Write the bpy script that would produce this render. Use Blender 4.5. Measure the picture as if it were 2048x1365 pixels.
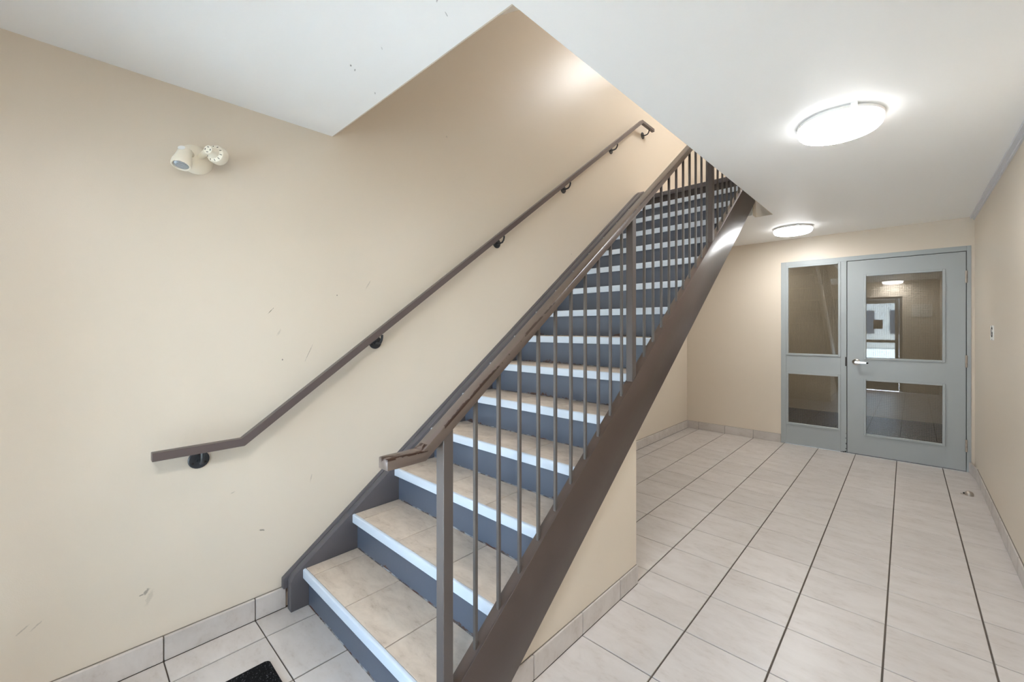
import bpy, bmesh, math, random
from mathutils import Vector, Matrix
for o in list(bpy.data.objects): bpy.data.objects.remove(o, do_unlink=True)
SC = bpy.context.scene
COL = SC.collection
random.seed(7)
R = math.radians
# ------------------------------------------------------------------ camera
cam = bpy.data.cameras.new('camera'); camo = bpy.data.objects.new('camera', cam); COL.objects.link(camo)
camo.location = (0, 0, 1.37); camo.rotation_euler = (R(90), 0, 0.7463)
cam.sensor_width = 36; cam.lens = 835.79/2048*36
cam.shift_x = (1024-1046.9)/2048; cam.shift_y = (657.37-682.5)/2048
cam.clip_start = 0.02
SC.camera = camo
# ------------------------------------------------------------------ world, daylight, exposure
W = bpy.data.worlds.new('world'); SC.world = W; W.use_nodes = True
nt = W.node_tree; nt.nodes.clear()
wo = nt.nodes.new('ShaderNodeOutputWorld'); bg = nt.nodes.new('ShaderNodeBackground')
tc = nt.nodes.new('ShaderNodeTexCoord'); sx = nt.nodes.new('ShaderNodeSeparateXYZ'); rp = nt.nodes.new('ShaderNodeValToRGB')
nt.links.new(tc.outputs['Generated'], sx.inputs[0]); nt.links.new(sx.outputs['Z'], rp.inputs[0])
rp.color_ramp.elements[0].position = 0.0; rp.color_ramp.elements[0].color = (.76, .88, 1, 1)
rp.color_ramp.elements[1].position = 0.6; rp.color_ramp.elements[1].color = (.36, .60, 1, 1)
nt.links.new(rp.outputs[0], bg.inputs[0]); nt.links.new(bg.outputs[0], wo.inputs[0])
SKY = 5.0
bg.inputs[1].default_value = SKY
sun = bpy.data.lights.new('sun', 'SUN'); sun.energy = 27; sun.angle = R(.6); sun.color = (.93, .97, 1)
suno = bpy.data.objects.new('sun', sun); COL.objects.link(suno); suno.rotation_euler = (0, R(-38), 0); suno.location = (-8, -6, 9)
VS = SC.view_settings
SC.display_settings.display_device = 'sRGB'
VS.view_transform = 'Standard'; VS.look = 'None'; VS.gamma = 1; VS.use_curve_mapping = False
VS.exposure = 1.2
LAMP_ENTRY = 46.0
LAMP = 33.0          # emission of the ceiling lamps' diffusers
LAMP_UP = 76.0        # brighter lamps of the upper storey
LAMP_UP_FILL = 42.0  # added unseen upper lamp, lifts the wall along the stairs
LAMP_HALL_FILL = 18.0  # added unseen lamp, brightens the hall behind the door glass
LAMPC = (.985, .995, 1.0)
SC.cycles.max_bounces = 10; SC.cycles.diffuse_bounces = 6; SC.cycles.glossy_bounces = 4
SC.cycles.sample_clamp_indirect = 20
# ------------------------------------------------------------------ measures
WL, WR, YB, YF = -2.27, 0.45, 5.80, -0.45      # left wall, right wall, back wall, entrance wall
RISE, RUN, YN = 0.188, 0.248, 0.771
XI, XO, XG = -2.187, -1.05, -1.095             # inner left stringer, outer face, inner flange edge
def nz(y): return RISE*(1+(y-YN)/RUN)
def zc(y): return 2.392+.0065*max(y, 0)
# ------------------------------------------------------------------ helpers
ORG = {}
def tag(o, label=None, cat=None, group=None, kind=None):
    if label: o['label'] = label
    if cat: o['category'] = cat
    if group: o['group'] = group
    if kind: o['kind'] = kind
    return o
def empty(name, loc, label, cat, group=None):
    o = bpy.data.objects.new(name, None); COL.objects.link(o); o.location = loc; o.empty_display_size = .1
    ORG[o.name] = Vector(loc); return tag(o, label, cat, group)
class MB:
    def __init__(s): s.v = []; s.f = []
    def add(s, vs, fs):
        n = len(s.v); s.v += [tuple(v) for v in vs]; s.f += [tuple(i+n for i in f) for f in fs]; return s
    def box(s, x0, x1, y0, y1, z0, z1):
        return s.add([(x, y, z) for z in (z0, z1) for y in (y0, y1) for x in (x0, x1)],
                     [(0, 2, 3, 1), (4, 5, 7, 6), (0, 1, 5, 4), (2, 6, 7, 3), (0, 4, 6, 2), (1, 3, 7, 5)])
    def hexa(s, b, t):   # bottom quad, top quad (ccw from above)
        return s.add(list(b)+list(t), [(3, 2, 1, 0), (4, 5, 6, 7), (0, 1, 5, 4), (1, 2, 6, 5), (2, 3, 7, 6), (3, 0, 4, 7)])
    def prism(s, poly, ax, a, b):
        def p(u, v, w): return {'x': (w, u, v), 'y': (u, w, v), 'z': (u, v, w)}[ax]
        n = len(poly)
        return s.add([p(u, v, a) for u, v in poly]+[p(u, v, b) for u, v in poly],
                     [tuple(range(n))[::-1], tuple(range(n, 2*n))]+[(i, (i+1) % n, n+(i+1) % n, n+i) for i in range(n)])
    def lathe(s, prof, c, axis=(0, 0, 1), seg=32):   # prof: (radius, height)
        c = Vector(c); A = Vector(axis).normalized(); U = A.orthogonal().normalized(); V = A.cross(U)
        n = len(s.v); m = len(prof); vs = []; fs = []
        for r, h in prof:
            for k in range(seg):
                t = 2*math.pi*k/seg; vs.append(c+A*h+(U*math.cos(t)+V*math.sin(t))*r)
        for i in range(m-1):
            for k in range(seg):
                k2 = (k+1) % seg; fs.append((i*seg+k, i*seg+k2, (i+1)*seg+k2, (i+1)*seg+k))
        fs.append(tuple(range(seg))[::-1]); fs.append(tuple((m-1)*seg+k for k in range(seg)))
        return s.add(vs, fs)
    def tube(s, path, r, seg=10):
        path = [Vector(p) for p in path]; vs = []; fs = []
        T0 = (path[1]-path[0]).normalized(); U = T0.orthogonal().normalized()
        for i, p in enumerate(path):
            T = ((path[min(i+1, len(path)-1)]-path[max(i-1, 0)])).normalized()
            U = (U-T*U.dot(T)).normalized(); V = T.cross(U)
            for k in range(seg):
                t = 2*math.pi*k/seg; vs.append(p+(U*math.cos(t)+V*math.sin(t))*r)
        for i in range(len(path)-1):
            for k in range(seg):
                k2 = (k+1) % seg; fs.append((i*seg+k, i*seg+k2, (i+1)*seg+k2, (i+1)*seg+k))
        fs.append(tuple(range(seg))[::-1]); fs.append(tuple((len(path)-1)*seg+k for k in range(seg)))
        return s.add(vs, fs)
    def build(s, name, mat, parent=None, bevel=0, smooth=False, seg=2, **kw):
        vs = [Vector(v) for v in s.v]
        lo = Vector([min(v[i] for v in vs) for i in range(3)]); hi = Vector([max(v[i] for v in vs) for i in range(3)])
        c = Vector(((lo.x+hi.x)/2, (lo.y+hi.y)/2, lo.z))
        me = bpy.data.meshes.new(name); me.from_pydata([v-c for v in vs], [], s.f)
        bm = bmesh.new(); bm.from_mesh(me)
        bmesh.ops.recalc_face_normals(bm, faces=bm.faces)
        if bevel:
            es = [e for e in bm.edges if len(e.link_faces) == 2 and e.calc_face_angle(0) > .35]
            bmesh.ops.bevel(bm, geom=es, offset=bevel, segments=seg, affect='EDGES', profile=.5, clamp_overlap=True)
        bm.to_mesh(me); bm.free()
        if smooth or bevel:
            me.polygons.foreach_set('use_smooth', [True]*len(me.polygons))
            if hasattr(me, 'set_sharp_from_angle'): me.set_sharp_from_angle(angle=R(28))
        me.materials.append(mat)
        o = bpy.data.objects.new(name, me); COL.objects.link(o)
        if parent:
            o.parent = parent; o.location = c-ORG[parent.name]
        else: o.location = c
        ORG[o.name] = c
        return tag(o, kw.get('label'), kw.get('cat'), kw.get('group'), kw.get('kind'))
def strip(pts, h):   # polygon of a bar of height h whose top edge is pts (y,z), mitred
    out = []
    for i, p in enumerate(pts):
        p = Vector(p); ns = []
        if i > 0: d = (p-Vector(pts[i-1])).normalized(); ns.append(Vector((d.y, -d.x)))
        if i < len(pts)-1: d = (Vector(pts[i+1])-p).normalized(); ns.append(Vector((d.y, -d.x)))
        n = sum(ns, Vector((0, 0))).normalized(); out.append(tuple(p+n*(h/n.dot(ns[0]))))
    return list(pts)+out[::-1]
# ------------------------------------------------------------------ materials
def srgb(*c):
    return tuple(((x/255)/12.92 if x/255 <= .04045 else ((x/255+.055)/1.055)**2.4) for x in c)+(1,)
class NT:
    def __init__(s, name):
        s.m = bpy.data.materials.new(name); s.m.use_nodes = True; s.t = s.m.node_tree
        s.b = s.t.nodes['Principled BSDF']; s.out = s.t.nodes['Material Output']
    def n(s, typ, **kw):
        x = s.t.nodes.new(typ)
        for k, v in kw.items(): setattr(x, k, v)
        return x
    def l(s, a, b): s.t.links.new(a, b)
    def val(s, sock, x):
        if isinstance(x, (int, float)): sock.default_value = x
        elif isinstance(x, tuple): sock.default_value = x
        else: s.l(x, sock)
    def math(s, op, a, b=0, c=0, clamp=False):
        x = s.n('ShaderNodeMath', operation=op); x.use_clamp = clamp
        s.val(x.inputs[0], a); s.val(x.inputs[1], b); s.val(x.inputs[2], c); return x.outputs[0]
    def mix(s, f, a, b):
        x = s.n('ShaderNodeMix', data_type='RGBA'); s.val(x.inputs[0], f); s.val(x.inputs[6], a); s.val(x.inputs[7], b); return x.outputs[2]
    def pos(s): 
        if not hasattr(s, '_p'): s._p = s.n('ShaderNodeNewGeometry').outputs['Position']
        return s._p
    def xyz(s):
        if not hasattr(s, '_x'):
            q = s.n('ShaderNodeSeparateXYZ'); s.l(s.pos(), q.inputs[0]); s._x = q.outputs
        return s._x
    def noise(s, vec, scale, detail=4, rough=.55, dist=0):
        x = s.n('ShaderNodeTexNoise'); s.l(vec, x.inputs['Vector']); x.inputs['Scale'].default_value = scale
        x.inputs['Detail'].default_value = detail; x.inputs['Roughness'].default_value = rough; x.inputs['Distortion'].default_value = dist
        return x.outputs[0]
    def mapr(s, v, a, b, c=0, d=1):
        x = s.n('ShaderNodeMapRange'); s.val(x.inputs[0], v)
        for i, q in enumerate((a, b, c, d)): x.inputs[i+1].default_value = q
        return x.outputs[0]
    def mapping(s, vec, loc=(0, 0, 0), rot=(0, 0, 0), scale=(1, 1, 1), typ='POINT'):
        x = s.n('ShaderNodeMapping', vector_type=typ); s.l(vec, x.inputs[0])
        x.inputs['Location'].default_value = loc; x.inputs['Rotation'].default_value = rot; x.inputs['Scale'].default_value = scale
        return x.outputs[0]
    def bump(s, h, strength=.1, dist=.001):
        x = s.n('ShaderNodeBump'); x.inputs['Strength'].default_value = strength; x.inputs['Distance'].default_value = dist
        s.l(h, x.inputs['Height']); s.l(x.outputs[0], s.b.inputs['Normal'])
def set_(N, col=None, rough=None, metal=None, spec=None, coat=None):
    if col is not None: N.val(N.b.inputs['Base Color'], col)
    if rough is not None: N.val(N.b.inputs['Roughness'], rough)
    if metal is not None: N.b.inputs['Metallic'].default_value = metal
    if spec is not None: N.b.inputs['Specular IOR Level'].default_value = spec
    if coat is not None: N.b.inputs['Coat Weight'].default_value = coat; N.b.inputs['Coat Roughness'].default_value = .25
    return N.m
def scuffs(N, col, marks, dark):
    """marks: (centre xyz, rotation about x, half length y, half height z, strength)"""
    m = None
    jag = N.mapr(N.noise(N.pos(), 160, 2), .2, .8, -.45, .45)
    for c, ang, a, b, k in marks:
        v = N.mapping(N.pos(), c, ang if isinstance(ang, tuple) else (ang, 0, 0), (b if isinstance(ang, tuple) else 1, a, b), 'TEXTURE')
        if isinstance(ang, tuple): v = N.mapping(N.pos(), c, ang, (a, b, 1), 'TEXTURE')
        L = N.n('ShaderNodeVectorMath', operation='LENGTH'); N.l(v, L.inputs[0])
        d = N.math('ADD', L.outputs['Value'], jag)
        q = N.mapr(d, .55, 1.1, k, 0)
        m = q if m is None else N.math('MAXIMUM', m, q)
    return N.mix(m, col, dark)
def wall_mat(name, col, marks=(), rough=.42, bump=.12):
    N = NT(name)
    big = N.noise(N.pos(), 1.3, 3); c = N.mix(N.mapr(big, .35, .65, 0, .35), col, tuple(x*.965 for x in col[:3])+(1,))
    if marks: c = scuffs(N, c, marks, srgb(96, 88, 78))
    N.bump(N.noise(N.pos(), 260, 3, .6), bump, .002)
    return set_(N, c, rough, spec=.45)
BEIGE = srgb(212, 200, 183)
wm = [((WL, .655, 1.456), R(50), .019, .0018, .9), ((WL, .83, 1.247), R(66), .05, .0016, .6), ((WL, .973, 1.549), 0, .0035, .003, .9),
      ((WL, .706, 1.216), 0, .0035, .005, .8), ((WL, .617, .407), R(-20), .014, .004, .7), ((WL, .205, .303), R(50), .016, .007, .6),
      ((WL, .192, .296), R(5), .010, .0025, .7), ((WL, -.117, .317), R(40), .02, .003, .35), ((WL, -.085, .316), R(40), .02, .003, .3),
      ((WL, .215, .275), R(70), .03, .01, .18), ((WL, .69, 1.35), R(60), .02, .005, .2), ((WL, 1.15, 1.62), R(60), .03, .004, .25),
      ((WL, .5, .62), R(20), .012, .003, .3), ((WL, .84, .60), R(75), .02, .003, .3), ((WL, 1.7, 2.65), 0, .006, .006, .3), ((WL, 3.1, 2.05), R(30), .01, .006, .3)]
M = {}
M['wall'] = wall_mat('beige_wall_paint', BEIGE)
M['wall_left'] = wall_mat('beige_wall_paint_scuffed', BEIGE, wm, .37)
zt = 2.396
cmarks = [((-1.602, .740, zt), (0, 0, R(150)), .010, .003, .8), ((-1.618, .764, zt), (0, 0, R(160)), .009, .003, .6), ((-1.715, .90, zt), (0, 0, R(150)), .009, .003, .5),
          ((-1.42, .772, zt), (0, 0, R(140)), .012, .002, .3), ((-1.112, .832, zt), (0, 0, R(120)), .012, .002, .5), ((-1.084, .775, zt), (0, 0, R(150)), .012, .003, .5)]
N = NT('white_ceiling_paint'); c = scuffs(N, srgb(247, 247, 246), cmarks, srgb(110, 108, 106)); N.bump(N.noise(N.pos(), 200, 3), .06, .002)
M['ceiling'] = set_(N, c, .5, spec=.4)
def tile_mat(name, c1, c2, c3, rough=.38, sc=1.0):
    N = NT(name)
    oi = N.n('ShaderNodeObjectInfo'); of = N.n('ShaderNodeCombineXYZ')
    N.val(of.inputs[0], N.math('MULTIPLY', oi.outputs['Random'], 37.0)); N.val(of.inputs[1], N.math('MULTIPLY', oi.outputs['Random'], 91.0))
    va = N.n('ShaderNodeVectorMath', operation='ADD'); N.l(N.pos(), va.inputs[0]); N.l(of.outputs[0], va.inputs[1]); v = va.outputs[0]
    vs = N.mapping(v, scale=(1, 2.2, 1.6))
    a = N.noise(vs, 5*sc, 6, .62, .4); b = N.noise(vs, 24*sc, 5, .6)
    f = N.mapr(a, .36, .66); c = N.mix(f, c1, c2)
    g = N.math('MULTIPLY', N.mapr(b, .5, .72), N.mapr(a, .45, .7, .0, .7)); c = N.mix(g, c, c3)
    tint = N.mapr(oi.outputs['Random'], 0, 1, .955, 1.03)
    hs = N.n('ShaderNodeHueSaturation'); N.l(c, hs.inputs['Color']); N.l(tint, hs.inputs['Value'])
    N.bump(N.math('ADD', b, N.math('MULTIPLY', N.noise(vs, 90, 3), .4)), .12, .002)
    return set_(N, hs.outputs[0], N.mapr(b, .3, .7, rough-.06, rough+.1), spec=.5)
M['tile'] = tile_mat('greige_floor_tile', srgb(197, 190, 184), srgb(187, 179, 172), srgb(165, 152, 139), .36)
M['tread_tile'] = tile_mat('beige_tread_tile', srgb(200, 185, 168), srgb(182, 166, 149), srgb(150, 132, 114), .40, 1.6)
def flat(name, col, rough=.5, metal=0, spec=.5, bump=0, coat=None):
    N = NT(name); set_(N, col, rough, metal, spec, coat)
    if bump: N.bump(N.noise(N.pos(), 300, 3), bump, .001)
    return N.m
M['grout'] = flat('dark_grout', srgb(84, 75, 66), .9, bump=.2)
M['grout_light'] = flat('light_grout', srgb(120, 112, 102), .9)
def steel_paint(name, col, rough=.36, chips=None):
    N = NT(name)
    c = N.mix(N.mapr(N.noise(N.pos(), 6, 4), .3, .7, 0, .5), col, tuple(x*.86 for x in col[:3])+(1,))
    if chips: c = chips(N, c)
    N.bump(N.noise(N.pos(), 45, 3), .10, .002)
    return set_(N, c, rough, spec=.5)
BROWN = srgb(76, 63, 56); SLATE = srgb(92, 95, 103)
def edge_chips(N, c):
    X, Y, Z = N.xyz()
    off = N.math('SUBTRACT', N.math('SUBTRACT', Z, N.math('MULTIPLY', Y, RISE/RUN)), nz(0)+.874-.003)
    along = N.noise(N.mapping(N.pos(), scale=(1, 1, 1)), 5.5, 2)
    fine = N.mapr(N.noise(N.pos(), 60, 3), .3, .7, -.0035, .0035)
    w = N.math('ADD', N.mapr(along, .42, .60, -.0045, .0045), fine)
    d1 = N.math('SUBTRACT', -1.0525, X)                     # how far in from the outer top edge
    on = N.math('MULTIPLY', N.math('GREATER_THAN', off, -.0055), N.math('LESS_THAN', d1, w))
    slope = N.math('GREATER_THAN', Y, .78)
    flatp = N.math('LESS_THAN', Y, .72)
    pn = N.noise(N.mapping(N.pos(), scale=(1.6, .55, 1)), 34, 3)
    fl = N.math('MULTIPLY', flatp, N.math('MULTIPLY', N.math('GREATER_THAN', Z, 1.004), N.math('GREATER_THAN', pn, .54)))
    fe = N.math('MULTIPLY', N.math('LESS_THAN', Y, .593), N.math('GREATER_THAN', N.math('ADD', N.math('MULTIPLY', N.math('SUBTRACT', Z, .975), 9), pn), .80))
    m = N.math('MAXIMUM', N.math('MULTIPLY', on, slope), N.math('MAXIMUM', fl, fe), clamp=True)
    return N.mix(m, c, srgb(44, 24, 15))
def rust_base(N, c):
    X, Y, Z = N.xyz()
    zz = N.math('MODULO', N.math('ADD', Z, .0001), RISE)
    n1 = N.noise(N.mapping(N.pos(), scale=(1, 1, 1)), 4.2, 2); n2 = N.noise(N.pos(), 70, 4)
    low = N.mapr(n1, .5, .72, .002, .026)
    m = N.math('LESS_THAN', zz, N.math('MULTIPLY', low, N.mapr(n2, .3, .65, .2, 1.4)))
    c = N.mix(N.math('MULTIPLY', m, N.mapr(n2, .35, .55)), c, srgb(74, 46, 30))
    return c
M['stringer'] = steel_paint('brown_stringer_paint', BROWN, .34)
M['stringer_in'] = steel_paint('slate_stringer_paint', srgb(84, 80, 82), .38)
M['riser'] = steel_paint('slate_riser_paint', srgb(82, 88, 99), .38, rust_base)
M['riser_dark'] = steel_paint('dark_riser_paint', srgb(58, 52, 52), .4)
M['rail'] = steel_paint('brown_rail_paint', srgb(92, 79, 71), .3, edge_chips)
M['baluster'] = steel_paint('grey_baluster_paint', srgb(82, 76, 72), .36)
M['post'] = steel_paint('grey_post_paint', srgb(84, 76, 72), .36)
M['wallrail'] = steel_paint('dark_handrail_paint', srgb(92, 80, 77), .36)
M['bracket'] = flat('dark_bracket_paint', srgb(48, 50, 54), .35)
M['nosing'] = flat('pale_nosing_metal', srgb(188, 195, 203), .42, .0, .6)
N = NT('caulk'); n1 = N.noise(N.pos(), 28, 4); n2 = N.noise(N.mapping(N.pos(), loc=(5, 3, 1)), 7, 3)
c = N.mix(N.mapr(n1, .42, .58), srgb(78, 66, 58), srgb(150, 150, 150)); c = N.mix(N.mapr(n2, .55, .62), c, srgb(82, 46, 28))
M['caulk'] = set_(N, c, .7)
N = NT('grey_door_paint'); 
M['door'] = set_(N, N.mix(N.mapr(N.noise(N.pos(), 3, 3), .3, .7, 0, .4), srgb(163, 168, 168), srgb(155, 161, 162)), .33, spec=.5)
N.bump(N.noise(N.mapping(N.pos(), scale=(3, 1, .6)), 60, 3), .06, .001)
M['black'] = flat('black_gap', srgb(14, 13, 13), .8)
M['metal'] = flat('satin_nickel', srgb(200, 195, 188), .22, 1)
M['hinge'] = flat('worn_steel', srgb(176, 166, 154), .4, .7)
M['plastic'] = flat('cream_plastic', srgb(236, 228, 210), .35)
M['plastic_white'] = flat('white_plastic', srgb(243, 243, 240), .3)
M['slot'] = flat('dark_slots', srgb(40, 36, 32), .7)
M['sign_ink'] = flat('sign_ink', srgb(42, 36, 30), .6)
M['trimwhite'] = flat('white_channel', srgb(214, 216, 220), .4)
N = NT('doormat_black'); n = N.noise(N.pos(), 190, 3); 
c = N.mix(N.mapr(n, .60, .70), srgb(9, 9, 10), srgb(92, 92, 96)); N.bump(n, .8, .006); M['mat'] = set_(N, c, .95, spec=.2)
N = NT('lamp_diffuser'); set_(N, (.9, .9, .9, 1), .3); N.b.inputs['Emission Color'].default_value = LAMPC+(1,); N.b.inputs['Emission Strength'].default_value = LAMP; M['lamp'] = N.m
for nm_, e_ in (('lamp_entry', LAMP_ENTRY), ('lamp_rim', 3.5), ('lamp_up', LAMP_UP), ('lamp_up_fill', LAMP_UP_FILL), ('lamp_hall_fill', LAMP_HALL_FILL)):
    M[nm_] = M['lamp'].copy(); M[nm_].node_tree.nodes['Principled BSDF'].inputs['Emission Strength'].default_value = e_
M['lampring'] = flat('lamp_ring', srgb(225, 222, 218), .4)
def glass_mat(name, wire, tint=(.80, .80, .78, 1)):
    N = NT(name); N.t.nodes.remove(N.b)
    tr = N.n('ShaderNodeBsdfTransparent'); tr.inputs[0].default_value = tint
    gl = N.n('ShaderNodeBsdfGlossy'); gl.inputs['Roughness'].default_value = .012; gl.inputs['Color'].default_value = (1, 1, 1, 1)
    fr = N.n('ShaderNodeFresnel'); fr.inputs['IOR'].default_value = 1.5
    f = N.math('MULTIPLY', fr.outputs[0], 1.9, clamp=True)
    mx = N.n('ShaderNodeMixShader'); N.l(f, mx.inputs[0]); N.l(tr.outputs[0], mx.inputs[1]); N.l(gl.outputs[0], mx.inputs[2]); s = mx.outputs[0]
    if wire:
        X, Y, Z = N.xyz(); w = .0175
        a = N.math('LESS_THAN', N.math('MODULO', N.math('ADD', X, 10), w), .0008); b = N.math('LESS_THAN', N.math('MODULO', N.math('ADD', Z, 10), w), .0008)
        d = N.n('ShaderNodeBsdfDiffuse'); d.inputs[0].default_value = srgb(128, 119, 106)
        m2 = N.n('ShaderNodeMixShader'); N.l(N.math('MAXIMUM', a, b), m2.inputs[0]); N.l(s, m2.inputs[1]); N.l(d.outputs[0], m2.inputs[2]); s = m2.outputs[0]
    N.l(s, N.out.inputs[0]); return N.m
M['wired_glass'] = glass_mat('wired_glass', True); M['clear_glass'] = glass_mat('clear_glass', False, (.93, .96, .95, 1))
M['alu'] = flat('entrance_aluminium', srgb(120, 118, 114), .35, .6)
M['darktile'] = tile_mat('dark_hall_tile', srgb(72, 66, 62), srgb(60, 56, 53), srgb(50, 46, 42), .2)
M['hallbase'] = flat('dark_brown_vinyl_base', srgb(34, 28, 26), .5)
M['hallwall'] = wall_mat('hall_wall_paint', srgb(196, 180, 156))
M['asphalt'] = flat('pale_concrete_paving', srgb(196, 196, 194), .9)
M['facade'] = flat('pale_brick_facade', srgb(208, 200, 190), .8)
M['facadeglass'] = flat('dark_window_glass', srgb(60, 70, 82), .1)
M['paper'] = flat('white_notice_board', srgb(225, 222, 214), .6)
M['brownmat'] = flat('brown_mat', srgb(92, 76, 62), .95, bump=.5)
# ------------------------------------------------------------------ room shell
S = dict(kind='structure')
TOP = 5.24
b = MB().box(WL-.15, WL, YF-.15, 7.55, -.1, TOP+.2).build('wall_left', M['wall_left'], label='long beige painted wall behind the staircase carrying the wall handrail', cat='wall', **S)
MB().box(WR, WR+.15, YF-.15, YB+.15, -.1, TOP+.2).build('wall_right', M['wall'], label='beige painted wall at the right with the small G sign', cat='wall', **S)
w = MB()
w.box(WL, -1.139, YB, YB+.15, 0, TOP+.2); w.box(-1.139, .428, YB, YB+.15, 2.16, TOP+.2); w.box(.428, WR, YB, YB+.15, 0, TOP+.2)
w.build('wall_back', M['wall'], label='beige end wall around the grey door and sidelight', cat='wall', **S)
w = MB()   # entrance wall with a glazed opening, behind the camera
w.box(WL, -1.98, YF-.15, YF, 0, TOP+.2); w.box(-1.98, -.12, YF-.15, YF, 2.06, TOP+.2); w.box(-.12, WR, YF-.15, YF, 0, TOP+.2)
w.build('wall_front', M['wall'], label='beige entrance wall around the glazed street door', cat='wall', **S)
# ceiling slab with the stairwell opening
def slab(mb, x0, x1, y0, y1, top=2.80):
    mb.hexa([(x0, y0, zc(y0)), (x1, y0, zc(y0)), (x1, y1, zc(y1)), (x0, y1, zc(y1))], [(x0, y0, top), (x1, y0, top), (x1, y1, top), (x0, y1, top)])
w = MB(); XW, Y1, Y2, XN = -.925, .947, 4.388, -1.073
slab(w, WL, WR, YF, 0); slab(w, WL, WR, 0, Y1); slab(w, XW, WR, Y1, Y2); slab(w, WL, WR, Y2, YB)
w.hexa([(WL, 4.285, zc(4.285)), (XN, 4.285, zc(4.285)), (XN, Y2, zc(Y2)), (WL, Y2, zc(Y2))], [(WL, 4.285, 2.8), (XN, 4.285, 2.8), (XN, Y2, 2.8), (WL, Y2, 2.8)])
lin = MB(); lin.box(XN, XW, Y2-.006, Y2, zc(Y2)+.0005, 2.8); lin.box(XN, XN+.006, 4.30, Y2, zc(4.35)+.001, 2.8); lin.box(XW-.006, XW, Y1, Y2, zc(Y2)+.0005, 2.8)
lin.box(WL, XW, Y1, Y1+.006, zc(Y1)+.0005, 2.8)
lin.build('trim_1', M['wall'], label='beige painted edges of the ceiling slab inside the stairwell opening', cat='trim', **S)
w.build('ceiling', M['ceiling'], label='smooth white ceiling cut open above the staircase', cat='ceiling', **S)
MB().box(WL, WR, YF, YB, TOP, TOP+.2).build('ceiling_upper', M['ceiling'], label='white ceiling of the storey above, over the stairwell', cat='ceiling', **S)
# underside of the flight above
y0, y1 = .99, 4.22
MB().prism([(y0, nz(y0)+2.465), (y1, nz(y1)+2.465), (y1, nz(y1)+2.75), (y0, nz(y0)+2.75)], 'x', WL, -1.05).build(
    'ceiling_sloped', M['ceiling'], label='sloping white plaster underside of the upper flight at the top of the stairwell', cat='ceiling', **S)
# under-stair wall
yw0, yw1 = .95, 2.066
w = MB().prism([(yw0, 0), (yw1, 0), (yw1, nz(yw1)-.322), (yw0, nz(yw0)-.322)], 'x', -1.183, -1.083)
w.build('wall_understair', M['wall'], label='low beige triangular wall under the stair stringer', cat='wall', **S)
MB().box(WL, -1.184, 1.966, 2.066, 0, nz(1.966)-.36).build('wall_understair_end', M['wall'], label='beige cross wall closing the space under the stairs', cat='wall', **S)
# upper landing skirting
MB().box(WL, WL+.015, 4.36, YB, 2.82, 2.91).build('baseboard_upper', M['stringer_in'], label='dark skirting along the wall of the upper landing', cat='baseboard', **S)
MB().box(WL, WR, 4.286, YB, 2.80, 2.82).build('floor_upper', M['tile'], label='tiled floor of the upper landing at the stair head', cat='floor', **S)
# ------------------------------------------------------------------ floor tiles
fl = MB().box(WL, WR, YF, YB, -.12, -.004).build('floor', M['grout'], label='pale greige square tile floor with dark grout joints', cat='floor', **S)
T = .3347; cr, sr = math.cos(.0053), math.sin(.0053)
def yj(j):
    return {-7: -6.975, -8: -7.855, -9: -8.834}.get(j, j if j > -9 else -8.834+(j+9))
def gp(i, j):
    a, bb = i*T, yj(j)*T
    x, y = -2.094+a*cr-bb*sr, 3.215+a*sr+bb*cr
    if y < 1.2 and x < -1.0: x -= .02*min(1, (1.2-y)/.5)
    return x, y
def clip(poly, ax, lim, keep_less):
    out = []
    for k in range(len(poly)):
        p, q = poly[k], poly[(k+1) % len(poly)]
        ip = (p[ax] <= lim) if keep_less else (p[ax] >= lim); iq = (q[ax] <= lim) if keep_less else (q[ax] >= lim)
        if ip: out.append(p)
        if ip != iq:
            t = (lim-p[ax])/(q[ax]-p[ax]); out.append((p[0]+(q[0]-p[0])*t, p[1]+(q[1]-p[1])*t))
    return out
def area(p): return abs(sum(p[k][0]*p[(k+1) % len(p)][1]-p[(k+1) % len(p)][0]*p[k][1] for k in range(len(p))))/2
def tile_obj(poly, mat, parent, z0=-.004, z1=0.0, ch=.0012):
    c = Vector((sum(p[0] for p in poly)/len(poly), sum(p[1] for p in poly)/len(poly)))
    n = len(poly); vs = [(x, y, z0) for x, y in poly]+[(x, y, z1-ch) for x, y in poly]
    for x, y in poly:
        d = (c-Vector((x, y))); s = ch*1.5/max(d.length, 1e-4); vs.append((x+d.x*s, y+d.y*s, z1))
    mb = MB(); mb.add(vs, [tuple(range(2*n, 3*n))]+[(k, (k+1) % n, n+(k+1) % n, n+k) for k in range(n)]+[(n+k, n+(k+1) % n, 2*n+(k+1) % n, 2*n+k) for k in range(n)])
    return mb.build('tile', mat, parent)
gx, gy = .0034, .0023
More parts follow.
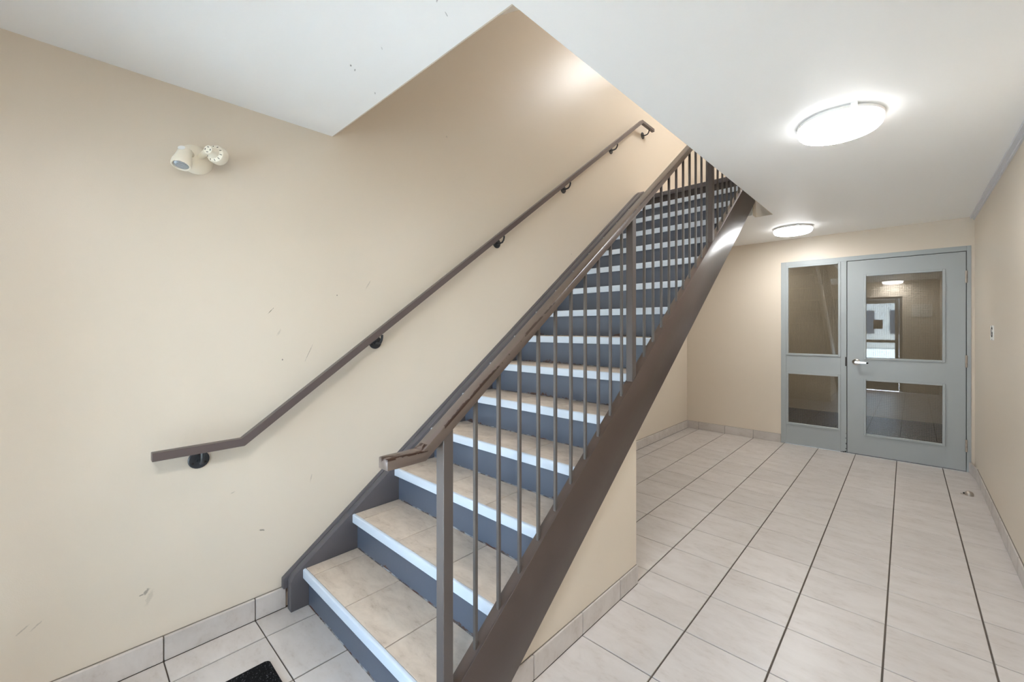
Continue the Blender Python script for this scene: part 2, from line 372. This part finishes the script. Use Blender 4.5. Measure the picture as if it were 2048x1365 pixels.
for i in range(-1, 8):
    for j in range(-12, 8):
        (ax, ay), (bx, by), (cx_, cy_), (dx, dy) = gp(i, j), gp(i+1, j), gp(i+1, j+1), gp(i, j+1)
        P = [(ax+gx, ay+gy), (bx-gx, by+gy), (cx_-gx, cy_-gy), (dx+gx, dy-gy)]
        for ax_, lim, less in ((0, WL+.021, False), (0, WR-.010, True), (1, YF+.01, False), (1, YB-.008, True)):
            if P: P = clip(P, ax_, lim, less)
        if len(P) < 3 or area(P) < .0004: continue
        # nothing under the enclosed part of the stairs
        xm = sum(p[0] for p in P)/len(P); lo = min(p[1] for p in P); hi = max(p[1] for p in P)
        if max(p[0] for p in P) < -1.07 and lo > .80 and hi < 2.05: continue
        if min(p[0] for p in P) < -1.075 and max(p[0] for p in P) > -1.075 and hi > .95 and lo < 2.066:
            hi_part = clip(P, 1, 2.066, False)
            P2 = clip(clip(P, 0, -1.072, False), 1, 2.066, True)
            if len(P2) > 2 and area(P2) > .0002: tile_obj(P2, M['tile'], fl)
            if len(hi_part) > 2 and area(hi_part) > .001: tile_obj(hi_part, M['tile'], fl)
            continue
        if xm < -1.1 and lo < 2.066 and hi > 2.066: P = clip(P, 1, 2.067, False)
        if xm < -1.06 and lo < .80 and hi > .80 and hi < 1.3: P = clip(P, 1, .797, True)
        if len(P) > 2: tile_obj(P, M['tile'], fl)
# ------------------------------------------------------------------ tiled baseboards
BH = .098
def base_run(name, label, p0, p1, nrm, cuts, mat=M['tile']):
    """cuts: distances along p0->p1 where joints fall"""
    p0, p1, nrm = Vector(p0), Vector(p1), Vector(nrm); d = (p1-p0); L = d.length; d.normalize()
    k = MB(); q = [p0, p1, p1+nrm*.006, p0+nrm*.006]
    k.hexa([(v.x, v.y, -.003) for v in q], [(v.x, v.y, BH+.001) for v in q])
    root = k.build(name, M['grout_light'], label=label, cat='baseboard', **S)
    cs = [0]+sorted(c for c in cuts if .01 < c < L-.01)+[L]
    for a, b_ in zip(cs[:-1], cs[1:]):
        a1 = a+(.002 if a > 0 else 0); b1 = b_-(.002 if b_ < L else 0)
        q = [p0+d*a1+nrm*.005, p0+d*b1+nrm*.005, p0+d*b1+nrm*.019, p0+d*a1+nrm*.019]
        MB().hexa([(v.x, v.y, .001) for v in q], [(v.x, v.y, BH) for v in q]).build('tile', mat, root, bevel=.0015, seg=1)
    return root
ys = [gp(-.45, j)[1] for j in range(-12, 9)]
base_run('baseboard_left', 'tile baseboard along the left wall before the staircase', (WL, YF, 0), (WL, .715, 0), (1, 0, 0), [y-YF for y in ys])
base_run('baseboard_left_far', 'tile baseboard along the left wall beyond the under-stair space', (WL, 2.067, 0), (WL, YB-.021, 0), (1, 0, 0), [y-2.067 for y in ys])
base_run('baseboard_understair', 'tile baseboard at the foot of the low under-stair wall', (-1.083, .96, 0), (-1.083, 2.066, 0), (.55, 0, 0), [y-.96 for y in (1.221, 1.551, 1.881)])
xs_ = [gp(i, 7.7)[0] for i in range(0, 4)]
base_run('baseboard_back', 'tile baseboard on the end wall left of the grey door', (WL+.0, YB, 0), (-1.142, YB, 0), (0, -1, 0), [x-WL for x in xs_])
base_run('baseboard_right', 'tile baseboard along the right wall, turning in at the door', (WR, YF, 0), (WR, 5.55, 0), (1*-.6, 0, 0), [y-YF for y in [gp(7.6, j)[1] for j in range(-12, 9)]])
q0, q1 = Vector((.452, 5.553, 0)), Vector((.424, 5.79, 0)); nn = Vector((-(q1-q0).y, (q1-q0).x, 0)).normalized()
root = bpy.data.objects['baseboard_right']
q = [q0, q1, q1+nn*.013, q0+nn*.013]
MB().hexa([(v.x, v.y, .001) for v in q], [(v.x, v.y, BH) for v in q]).build('tile', M['tile'], root, bevel=.0015, seg=1)
# white surface channel along ceiling and right wall
ch = MB(); ya, yb_ = YF, YB
for (xa, xb, dz0, dz1) in ((WR-.032, WR, -.016, 0), (WR-.010, WR, -.030, -.016)):
    for (a, b_) in ((ya, 0), (0, yb_)):
        ch.hexa([(xa, a, zc(a)+dz0), (xb, a, zc(a)+dz0), (xb, b_, zc(b_)+dz0), (xa, b_, zc(b_)+dz0)], [(xa, a, zc(a)+dz1), (xb, a, zc(a)+dz1), (xb, b_, zc(b_)+dz1), (xa, b_, zc(b_)+dz1)])
ch.build('cable_channel', M['trimwhite'], label='thin white cable channel running along the corner of ceiling and right wall', cat='cable channel')
# ------------------------------------------------------------------ staircase
st = empty('staircase', (-1.64, .75, 0), 'straight steel staircase with tiled treads, slate risers and brown stringers', 'staircase')
def band(y0, y1, o0, o1): return [(y0, nz(y0)+o1), (y1, nz(y1)+o1), (y1, nz(y1)+o0), (y0, nz(y0)+o0)]
ys0, ye = .717, 4.285
web = [(ys0, 0), (ys0, nz(ys0)-.003), (ye, nz(ye)-.003), (ye, nz(ye)-.317), (.941+.0, 0)]
MB().prism(web, 'x', -1.057, XO).add([], []).build('stringer', M['stringer'], st, bevel=.0015, label='brown outer stringer')
fl2 = MB().prism(band(ys0, ye, -.012, -.003), 'x', XG, XO-.001)
fl2.prism(band(.96, ye, -.317, -.307), 'x', XG, XO-.001)
fl2.prism(band(1.0, 1.01, -.1, -.1), 'x', XG, XG+.001) if False else None
fl2.build('stringer_flange', M['stringer'], st, bevel=.002)
lp = [(ys0, 0), (ys0, nz(ys0)-.004), (ys0+.018, nz(ys0+.018)+.010), (4.35, nz(4.35)+.010), (4.35, nz(4.35)-.317), (.95, 0)]
lp = [(ys0, 0), (ys0, nz(ys0)-.004), (ys0+.018, nz(ys0+.018)+.010), (ye, nz(ye)+.010), (4.36, 2.91), (4.36, 2.82), (ye, 2.82), (ye, nz(ye)-.317), (.95, 0)]
MB().prism(lp, 'x', -2.233, XI).build('stringer', M['stringer_in'], st, bevel=.0015, label='slate inner stringer against the wall')
MB().prism([(.70, .097), (.70, nz(.70)+.012), (ye, nz(ye)+.014), (4.355, 2.91), (4.355, 2.85), (ye, nz(ye)-.05), (.75, .097)], 'x', -2.2695, -2.237).build('stringer_trim', M['stringer_in'], st, bevel=.004, label='rounded trim strip between stringer and wall')
for n in range(1, 16):
    y = YN+(n-1)*RUN; z = RISE*n
    rm = M['riser'] if n < 15 else M['riser_dark']
    MB().box(XI-.0, XO-.009, y+.028, y+.034, RISE*(n-1)+(.001 if n == 1 else -.02), z-.009).build('riser', rm, st)
    prof = [(y, z-.044), (y, z-.004), (y+.005, z), (y+.014, z), (y+.014, z-.008), (y+.010, z-.008), (y+.010, z-.044)]
    MB().prism(prof, 'x', XI+.0005, XG).build('nosing', M['nosing'] if n < 15 else M['stringer_in'], st, bevel=.0008, seg=1, label=None if n < 15 else 'dark nosing at the landing edge')
    if n < 15:
        tr = MB().box(XI, XO-.009, y+.0105, y+RUN+.027, z-.033, z-.008).build('tread', M['grout'], st)
        xs = [XI+.001, -2.094, -1.758, -1.424, XO-.0095]
        for a, b_ in zip(xs[:-1], xs[1:]):
            if a > -1.5 and b_ - a < .02: continue
            tile_obj([(a+.0021, y+.0155), (b_-.0021, y+.0155), (b_-.0021, y+RUN+.0255), (a+.0021, y+RUN+.0255)], M['tread_tile'], tr, z-.008, z)
    else:
        MB().box(XI, XN, y+.0105, 4.286, z-.033, z).build('tread', M['tread_tile'], st)
    # uneven bead of sealant where the riser meets the surface below
    if n < 15 or True:
        zb = RISE*(n-1); cm = MB(); K = 44; pts = []
        for k in range(K+1):
            x = XI+.002+(XG-XI-.004)*k/K; h = .0022+.0028*random.random()**2*(1.6 if n < 6 else 1); d = .002+.0025*random.random()
            pts.append((x, h, d))
        vs = []; fs = []
        for k, (x, h, d) in enumerate(pts): vs += [(x, y+.0282, zb+h), (x, y+.028-d, zb+.0008), (x, y+.0282, zb+.0003)]
        for k in range(K): a = 3*k; fs += [(a, a+3, a+4, a+1), (a+1, a+4, a+5, a+2), (a+2, a+5, a+3, a)]
        cm.add(vs, fs); cm.build('sealant_bead', M['caulk'], st)
# ------------------------------------------------------------------ guard railing on the outer stringer
gr = empty('stair_railing', (-1.07, .795, 0), 'steel guard railing with vertical balusters on the outer stringer', 'railing')
O = .874; yb1 = YN+((1.009-O)/RISE-1)*RUN
top = [(.587, 1.009), (yb1, 1.009), (4.36, nz(4.36)+O)]
MB().prism(strip(top, .0325), 'x', -1.10, -1.05).build('handrail', M['rail'], gr, bevel=.004, label='brown handrail with chipped paint along its top edge')
posts = [.795, 1.988, 3.181, 4.30]
for y in posts:
    lo = 0.001 if y < .9 else nz(y)-.004
    MB().hexa([(-1.090, y-.019, lo if y < .9 else nz(y-.019)-.003), (-1.052, y-.019, lo if y < .9 else nz(y-.019)-.003), (-1.052, y+.019, lo if y < .9 else nz(y+.019)-.003), (-1.090, y+.019, lo if y < .9 else nz(y+.019)-.003)],
              [(-1.090, y-.019, nz(y-.019)+O-.030), (-1.052, y-.019, nz(y-.019)+O-.030), (-1.052, y+.019, nz(y+.019)+O-.030), (-1.090, y+.019, nz(y+.019)+O-.030)]).build('post', M['post'], gr, bevel=.0018, seg=1)
bals = [.92+.1075*k for k in range(10)]+[2.132+.1072*k for k in range(10)]+[3.325+.1072*k for k in range(9)]
hb = .0062
for y in bals:
    MB().hexa([(-1.070-hb, y-hb, nz(y-hb)-.003), (-1.070+hb, y-hb, nz(y-hb)-.003), (-1.070+hb, y+hb, nz(y+hb)-.003), (-1.070-hb, y+hb, nz(y+hb)-.003)],
              [(-1.070-hb, y-hb, nz(y-hb)+O-.036), (-1.070+hb, y-hb, nz(y-hb)+O-.036), (-1.070+hb, y+hb, nz(y+hb)+O-.036), (-1.070-hb, y+hb, nz(y+hb)+O-.036)]).build('baluster', M['baluster'], gr, bevel=.001, seg=1)
# ------------------------------------------------------------------ wall handrail
wr = empty('wall_handrail', (WL, .213, .75), 'dark brown square handrail bracketed to the left wall beside the stairs', 'handrail')
MB().prism(strip([(.213, .881), (.512, .881), (4.292, 3.682), (4.583, 3.682)], .034), 'x', -2.205, -2.170).build('rail', M['wallrail'], wr, bevel=.002, seg=1)
def railbot(y): return .847 if y < .52 else (.838+(y-.524)*.741 if y < 4.3 else 3.648)
for (y, z) in ((.375, .800), (1.191, 1.290), (2.158, 2.008), (2.974, 2.612), (3.779, 3.210), (4.482, 3.600)):
    pl = MB().lathe([(.038, 0), (.038, .004), (.034, .007), (.012, .008), (.010, .014)], (WL, y, z), (1, 0, 0), 28).build('bracket_plate', M['bracket'], wr, smooth=True)
    zb = railbot(y)
    MB().tube([(WL+.006, y, z-.004), (WL+.040, y, z-.006), (WL+.062, y, z-.002), (WL+.076, y, z+.014), (WL+.081, y, z+.03), (WL+.081, y, zb+.002)], .0065).build('bracket_arm', M['bracket'], wr, smooth=True)
    for a in (90, 210, 330): MB().lathe([(.005, 0), (.005, .002), (.003, .003)], (WL+.0068, y+.026*math.cos(R(a)), z+.026*math.sin(R(a))), (1, 0, 0), 8).build('screw', M['slot'], pl)
# ------------------------------------------------------------------ door unit
ROOT = MB()
d1 = MB(); YD = YB
d1.box(-1.139, -1.086, YD-.004, YD+.11, 0, 2.16)        # left jamb with sidelight stile
d1.box(-.564, -.512, YD-.004, YD+.11, 0, 2.112)         # mullion
d1.box(.398, .428, YD-.004, YD+.11, 0, 2.16)
d1.box(-1.086, .398, YD-.004, YD+.11, 2.112, 2.16)
d1.box(-1.086, -.564, YD+.0, YD+.045, .855, 1.055)
d1.box(-1.086, -.564, YD+.0, YD+.045, 0, .232)
door = d1.build('door_1', M['door'], bevel=.0015, seg=1, label='grey painted door frame with wired-glass sidelight and door leaf', cat='door', **S)
def glazing(parent, x0, x1, z0, z1, y, w=.02, back=True):
    t = MB()
    for (a, b_, c_, d_) in ((x0, x0+w, z0, z1), (x1-w, x1, z0, z1), (x0+w, x1-w, z0, z0+w), (x0+w, x1-w, z1-w, z1)):
        t.box(a, b_, y-.009, y+.018, c_, d_)
    for (a, b_, c_, d_) in ((x0+w*.45, x0+w, z0+w*.45, z1-w*.45), (x1-w, x1-w*.45, z0+w*.45, z1-w*.45)):
        pass
    t.build('glazing_bead', M['door'], parent, bevel=.002, seg=1)
    MB().box(x0+w*.5, x1-w*.5, y+.018, y+.024, z0+w*.5, z1-w*.5).build('glass_pane', M['wired_glass'], parent)
glazing(door, -1.086, -.564, 1.055, 2.112, YD, .0225)
glazing(door, -1.086, -.564, .232, .855, YD, .0225)
lf = MB(); a0, a1, zb0, zt0 = -.506, .393, .008, 2.106
gx0, gx1, u0, u1, l0, l1 = -.366, .255, 1.036, 1.953, .217, .828
lf.box(a0, gx0, YD, YD+.045, zb0, zt0); lf.box(gx1, a1, YD, YD+.045, zb0, zt0)
lf.box(gx0, gx1, YD, YD+.045, u1, zt0); lf.box(gx0, gx1, YD, YD+.045, l1, u0); lf.box(gx0, gx1, YD, YD+.045, zb0, l0)
leaf = lf.build('door_leaf', M['door'], door)
glazing(leaf, gx0, gx1, u0, u1, YD, .0205); glazing(leaf, gx0, gx1, l0, l1, YD, .0205)
hd = MB().lathe([(.036, 0), (.036, .006), (.031, .011), (.018, .013), (.013, .016), (.013, .044), (.016, .048), (.016, .058), (.012, .062)], (-.428, YD, 1.006), (0, -1, 0), 32)
hd.hexa([(-.432, YD-.062, .994), (-.432, YD-.048, .994), (-.325, YD-.050, .993), (-.325, YD-.062, .993)][::-1], [(-.432, YD-.062, 1.018), (-.432, YD-.048, 1.018), (-.325, YD-.050, 1.008), (-.325, YD-.062, 1.008)][::-1])
hd.hexa([(-.342, YD-.062, .993), (-.342, YD-.030, .993), (-.325, YD-.030, .993), (-.325, YD-.062, .993)][::-1], [(-.342, YD-.062, 1.008), (-.342, YD-.030, 1.008), (-.325, YD-.030, 1.008), (-.325, YD-.062, 1.008)][::-1])
hd.build('lever_handle', M['metal'], leaf, smooth=True, label='chrome lever handle')
for z in (1.864, 1.055, .249):
    h = MB().lathe([(.0085, -.058), (.0085, -.022), (.0075, -.020), (.0085, -.018), (.0085, .018), (.0075, .020), (.0085, .022), (.0085, .058)], (.3955, YD-.006, z), (0, 0, 1), 12)
    h.build('hinge', M['hinge'], door, smooth=True)
st_ = MB().box(-.560, -.512, YD-.007, YD-.003, .965, 1.045)   # strike plate
MB().box(-.524, -.5125, YD-.0055, YD-.003, .955, 1.055).build('strike_plate', M['slot'], door, label='dark strike plate')
g = MB(); g.box(-.512, -.506, YD+.02, YD+.03, 0, 2.11); g.box(a0, a1, YD+.02, YD+.03, 0, .008); g.box(.393, .398, YD+.02, YD+.03, 0, 2.11); g.box(a0, a1, YD+.02, YD+.03, 2.106, 2.112)
g.build('door_gap_dark', M['black'], door)  # black strips set in the leaf's gaps, standing in for their shade
# chipped black patches at the foot of the mullion
chp = MB()
for (x, z, a, b_) in ((-.520, .012, .012, .010), (-.538, .007, .016, .006), (-.517, .045, .005, .008), (-.516, .10, .004, .012), (-.519, .16, .005, .006), (-.517, .21, .004, .004), (-.56, .004, .01, .004)):
    pts = []
    for k in range(9):
        t = 2*math.pi*k/9; rr = .6+.4*random.random(); pts.append((min(x+a*rr*math.cos(t), -.5125), max(z+b_*rr*math.sin(t), .001)))
    chp.prism(pts, 'y', YD-.0046, YD-.0038)
chp.build('paint_chip', M['black'], door, label='chipped dark patches at the mullion foot')
# hall beyond the door
MB().box(WL, WR+.6, YB+.15, 7.4, -.12, 0).build('floor_hall', M['darktile'], label='dark tiled floor of the hall seen through the door glass', cat='floor', **S)
MB().box(WL, WR+.6, 7.4, 7.55, -.1, 2.6).build('wall_hall', M['hallwall'], label='beige hall wall seen through the wired glass', cat='wall', **S)
MB().box(WR+.6, WR+.75, YB+.15, 7.55, -.1, 2.6).build('wall_hall_side', M['hallwall'], label='side wall of the hall beyond the grey door', cat='wall', **S)
MB().box(WR+.15, WR+.6, YB+.0, YB+.15, -.1, 2.6).build('wall_hall_near', M['hallwall'], label='hall wall right of the grey door, out of view', cat='wall', **S)
MB().box(WL, WR+.6, YB+.15, 7.4, 2.43, 2.6).build('ceiling_hall', M['ceiling'], label='hall ceiling beyond the grey door', cat='ceiling', **S)
MB().box(WL, WR+.6, 7.385, 7.4, 0, .17).build('baseboard_hall', M['hallbase'], label='dark baseboard at the foot of the hall wall', cat='baseboard', **S)
# ------------------------------------------------------------------ entrance behind the camera
e = MB()
for (x0, x1, z0, z1) in ((-1.98, -1.94, 0, 2.06), (-1.30, -1.26, 0, 2.06), (-1.94, -1.30, 2.01, 2.06), (-1.94, -1.30, 0, .12), (-.17, -.12, 0, 2.06), (-1.26, -.17, 2.01, 2.06)):
    e.box(x0, x1, YF-.10, YF-.04, z0, z1)
ed = e.build('door_2', M['alu'], label='glazed aluminium street door behind the viewer', cat='door', **S)
e = MB()
for (x0, x1, z0, z1) in ((-1.255, -1.19, .01, 2.005), (-.24, -.175, .01, 2.005), (-1.19, -.24, 1.92, 2.005), (-1.19, -.24, .01, .20)):
    e.box(x0, x1, YF-.10, YF-.05, z0, z1)
el = e.build('door_leaf', M['alu'], ed)
MB().box(-1.94, -1.30, YF-.078, YF-.072, .12, 2.01).build('glass_pane', M['clear_glass'], ed)
MB().box(-1.19, -.24, YF-.078, YF-.072, .20, 1.92).build('glass_pane', M['clear_glass'], el)
MB().box(-1.22, -.21, YF-.05, YF-.01, 1.06, 1.12).build('push_bar', M['alu'], el)
MB().box(-.60, -.44, YF-.071, YF-.068, 1.36, 1.56).build('door_notice', M['slot'], el)
MB().box(.03, .34, YF, YF+.012, 1.61, 1.88).build('notice_board', M['paper'], label='white notice board on the entrance wall, seen only as a reflection', cat='sign')
MB().box(-14, 14, -34, YF-.15, -.14, -.04).build('ground', M['asphalt'], label='pale concrete paving outside the street door', cat='ground', **S)
fa = MB().box(-12, 8, -30, -26, -.04, 4.2).build('building', M['facade'], label='pale low building across the street', cat='building')
for x in range(-11, 7, 2): MB().box(x, x+1.2, -26.0, -25.96, 1.0, 2.6).build('window', M['facadeglass'], fa)
# doormat whose corner shows at the lower left
MB().prism([(-1.932, -.05), (-1.932, .535), (-1.926, .546), (-1.916, .551), (-1.20, .551), (-1.185, .54), (-1.185, -.05)], 'z', .0005, .012).build('doormat', M['mat'], bevel=.003, label='black speckled doormat on the tiles before the stairs', cat='doormat')
# ------------------------------------------------------------------ ceiling lamps
def lamp(x, y, z, label, group=None, name='ceiling_light', mat='lamp'):
    t = empty(name, (x, y, z), label, 'ceiling light', group)
    MB().lathe([(.160, 0), (.166, -.002), (.166, -.008), (.176, -.009), (.176, -.021), (.168, -.023)], (x, y, z), (0, 0, 1), 48).build('ceiling_ring', M['lampring'], t, smooth=True)
    MB().lathe([(.160, -.0235), (.1735, -.025), (.1745, -.034), (.170, -.048), (.160, -.057)], (x, y, z), (0, 0, 1), 48).build('diffuser_rim', M['lamp_rim'], t, smooth=True)
    MB().lathe([(.1595, -.056), (.1595, -.0575), (.145, -.063), (.12, -.067), (.08, -.070), (.02, -.072)], (x, y, z), (0, 0, 1), 48).build('diffuser', M[mat], t, smooth=True)
    c_ = MB(); c_.box(x-.012, x+.012, y-.186+.0, y-.170, z-.020, z-.006) if False else c_.box(x+.06, x+.085, y-.168, y-.150, z-.020, z)
    c_.build('clip', M['plastic_white'], t)
    return t
lamp(-.26, 2.60, zc(2.6), 'large round white ceiling light nearest the viewer, glowing beside the stairwell')
lamp(-.90, 5.12, zc(5.12), 'smaller-looking round ceiling light farther back, near the grey door')
lamp(-.27, -.20, zc(0), 'round ceiling light above the viewer by the street door', mat='lamp_entry')
lamp(-.90, 5.12, TOP, 'round ceiling light on the upper storey above the stair landing', mat='lamp_up')
lamp(-.26, 2.60, TOP, 'added unseen fill light on the upper storey, lifting the stairwell wall', mat='lamp_up_fill')
lamp(-1.7, 6.75, 2.43, 'added unseen fill light brightening the hall beyond the grey door', mat='lamp_hall_fill')
# ------------------------------------------------------------------ emergency light
em = empty('emergency_light', (WL, .362, 2.10), 'cream twin-head emergency light mounted on the left wall', 'emergency light')
MB().lathe([(.062, 0), (.062, .004), (.059, .009), (.050, .018), (.034, .026), (.015, .030)], (WL, .365, 2.10), (1, 0, 0), 40).build('base', M['plastic'], em, smooth=True)
sc = MB().lathe([(.0055, 0), (.0055, .003)], (WL+.016, .398, 2.074), (1, 0, 0), 10); sc.build('screw', M['slot'], em)
def head(p, q, prof, lens, seg=32):
    p, q = Vector(p), Vector(q); A = (q-p).normalized()
    h = MB().lathe(prof, p, A, seg).build('lamp_head', M['plastic'], em, smooth=True)
    return h, p, A
# left head looks down toward the room
pA, pB = Vector((-2.202, .320, 2.108)), Vector((-2.178, .302, 2.034)); L = (pB-pA).length; A = (pB-pA).normalized()
h1 = MB().lathe([(.010, -.004), (.019, -.001), (.024, .006), (.026, .025), (.029, .042), (.0335, .058), (.0345, L-.006), (.0335, L), (.0285, L+.001), (.0265, L-.003), (.004, L-.004)], pA, A, 40).build('lamp_head', M['plastic'], em, smooth=True)
N = NT('ribbed_lens'); wv = N.n('ShaderNodeTexWave'); wv.inputs['Scale'].default_value = 60; N.l(N.mapping(N.pos(), rot=(.7, .2, .5)), wv.inputs['Vector'])
cl = N.mix(N.mapr(wv.outputs[1], .2, .8), srgb(108, 122, 134), srgb(214, 220, 222)); set_(N, cl, .1, .3, .8); M['lens'] = N.m; N.bump(wv.outputs[1], .6, .003)
MB().lathe([(.0262, 0), (.022, .003), (.012, .005)], pA+A*(L-.003), A, 32).build('lens', M['lens'], h1, smooth=True)
stk = A.cross(Vector((0, 1, 0))).normalized()
MB().lathe([(.0125, 0), (.0125, .0008)], Vector((-2.1775, .304, 2.107)), Vector((.72, -.40, .57)), 20).build('sticker', M['plastic_white'], h1, label='round white sticker')
# arm knuckles
MB().tube([(-2.245, .375, 2.108), (-2.225, .380, 2.112), (-2.178, .388, 2.117)], .012, 16).build('swivel', M['plastic'], em, smooth=True)
MB().tube([(-2.245, .345, 2.108), (-2.225, .335, 2.112), (-2.212, .328, 2.115)], .012, 16).build('swivel', M['plastic'], em, smooth=True)
# right head looks away along the stairs
pA, pB = Vector((-2.150, .386, 2.117)), Vector((-2.200, .438, 2.116)); L = (pB-pA).length; A = (pB-pA).normalized()
h2 = MB().lathe([(.006, -.001), (.0165, 0), (.018, .003), (.0185, .010), (.020, .022), (.024, .032), (.035, .040), (.0375, .046), (.0375, L), (.031, L+.001), (.029, L-.003), (.004, L-.004)], pA, A, 40).build('lamp_head', M['plastic'], em, smooth=True)
MB().lathe([(.0285, 0), (.024, .003), (.012, .004)], pA+A*(L-.003), A, 32).build('lens', M['lens'], h2, smooth=True)
sl = MB(); U = A.orthogonal().normalized(); V = A.cross(U)
for k in range(4):
    t = math.pi/4+k*math.pi/2; rd = U*math.cos(t)+V*math.sin(t); tg = A.cross(rd)
    c0 = pA+rd*.0105-A*.0008
    vs = [c0+tg*s1*.0035+rd*s2*.0012+A*s3*.001 for s3 in (-1, 1) for s2 in (-1, 1) for s1 in (-1, 1)]
    sl.add(vs, [(0, 2, 3, 1), (4, 5, 7, 6), (0, 1, 5, 4), (2, 6, 7, 3), (0, 4, 6, 2), (1, 3, 7, 5)])
for k in range(10):
    t = k*2*math.pi/10+.2; rd = U*math.cos(t)+V*math.sin(t); tg = A.cross(rd)
    c0 = pA+rd*.0295+A*.0358
    vs = [c0+rd*s1*.003+tg*s2*.0012+A*(s3*.001+.0028*s1) for s3 in (-1, 1) for s2 in (-1, 1) for s1 in (-1, 1)]
    sl.add(vs, [(0, 2, 3, 1), (4, 5, 7, 6), (0, 1, 5, 4), (2, 6, 7, 3), (0, 4, 6, 2), (1, 3, 7, 5)])
sl.build('vent_slots', M['slot'], h2, label='dark vent slots')
# ------------------------------------------------------------------ floor sign with the letter G
sg = MB().box(WR-.003, WR, 4.560, 4.720, 1.283, 1.392).build('floor_sign', M['plastic_white'], bevel=.001, seg=1, label='small white plate lettered G on the right wall', cat='sign')
cu = bpy.data.curves.new('letter', 'FONT'); cu.body = 'G'; cu.size = .105; cu.extrude = .0006; cu.align_x = 'CENTER'; cu.align_y = 'CENTER'; cu.offset = .0015
to = bpy.data.objects.new('letter', cu); COL.objects.link(to)
dg = bpy.context.evaluated_depsgraph_get(); me = bpy.data.meshes.new_from_object(to.evaluated_get(dg)); bpy.data.objects.remove(to)
me.transform(Matrix.Rotation(R(-90), 4, 'Z') @ Matrix.Rotation(R(90), 4, 'X'))
me.materials.clear(); me.materials.append(M['sign_ink'])
lt = bpy.data.objects.new('letter', me); COL.objects.link(lt); lt.parent = sg; lt.location = Vector((WR-.0042, 4.64, 1.338))-ORG[sg.name]
for z in (1.289, 1.386): MB().lathe([(.004, 0), (.004, .001)], (WR-.003, 4.64, z), (-1, 0, 0), 8).build('screw', M['slot'], sg)
# ------------------------------------------------------------------ floor door stop
ds = empty('door_stop', (.355, 5.0, 0), 'small domed metal door stop screwed to the floor near the grey door', 'door stop')
MB().lathe([(.027, 0), (.027, .010), (.025, .020), (.019, .029), (.010, .034), (.003, .035)], (.357, 5.0, 0), (0, 0, 1), 24).build('dome', M['hinge'], ds, smooth=True)
MB().lathe([(.018, 0), (.018, .004), (.016, .006)], (.325, 5.005, 0), (0, 0, 1), 20).build('foot', M['hinge'], ds, smooth=True)
MB().box(.322, .340, 4.994, 5.012, .004, .016).build('bumper', M['slot'], ds, bevel=.002)
# daylight portal guiding sky samples through the street door
pl = bpy.data.lights.new('entrance_portal', 'AREA'); pl.shape = 'RECTANGLE'; pl.size = 1.82; pl.size_y = 2.1
po = bpy.data.objects.new('entrance_portal', pl); COL.objects.link(po); po.location = (-1.05, YF-.16, 1.03); po.rotation_euler = (R(90), 0, 0)
pl.cycles.is_portal = True
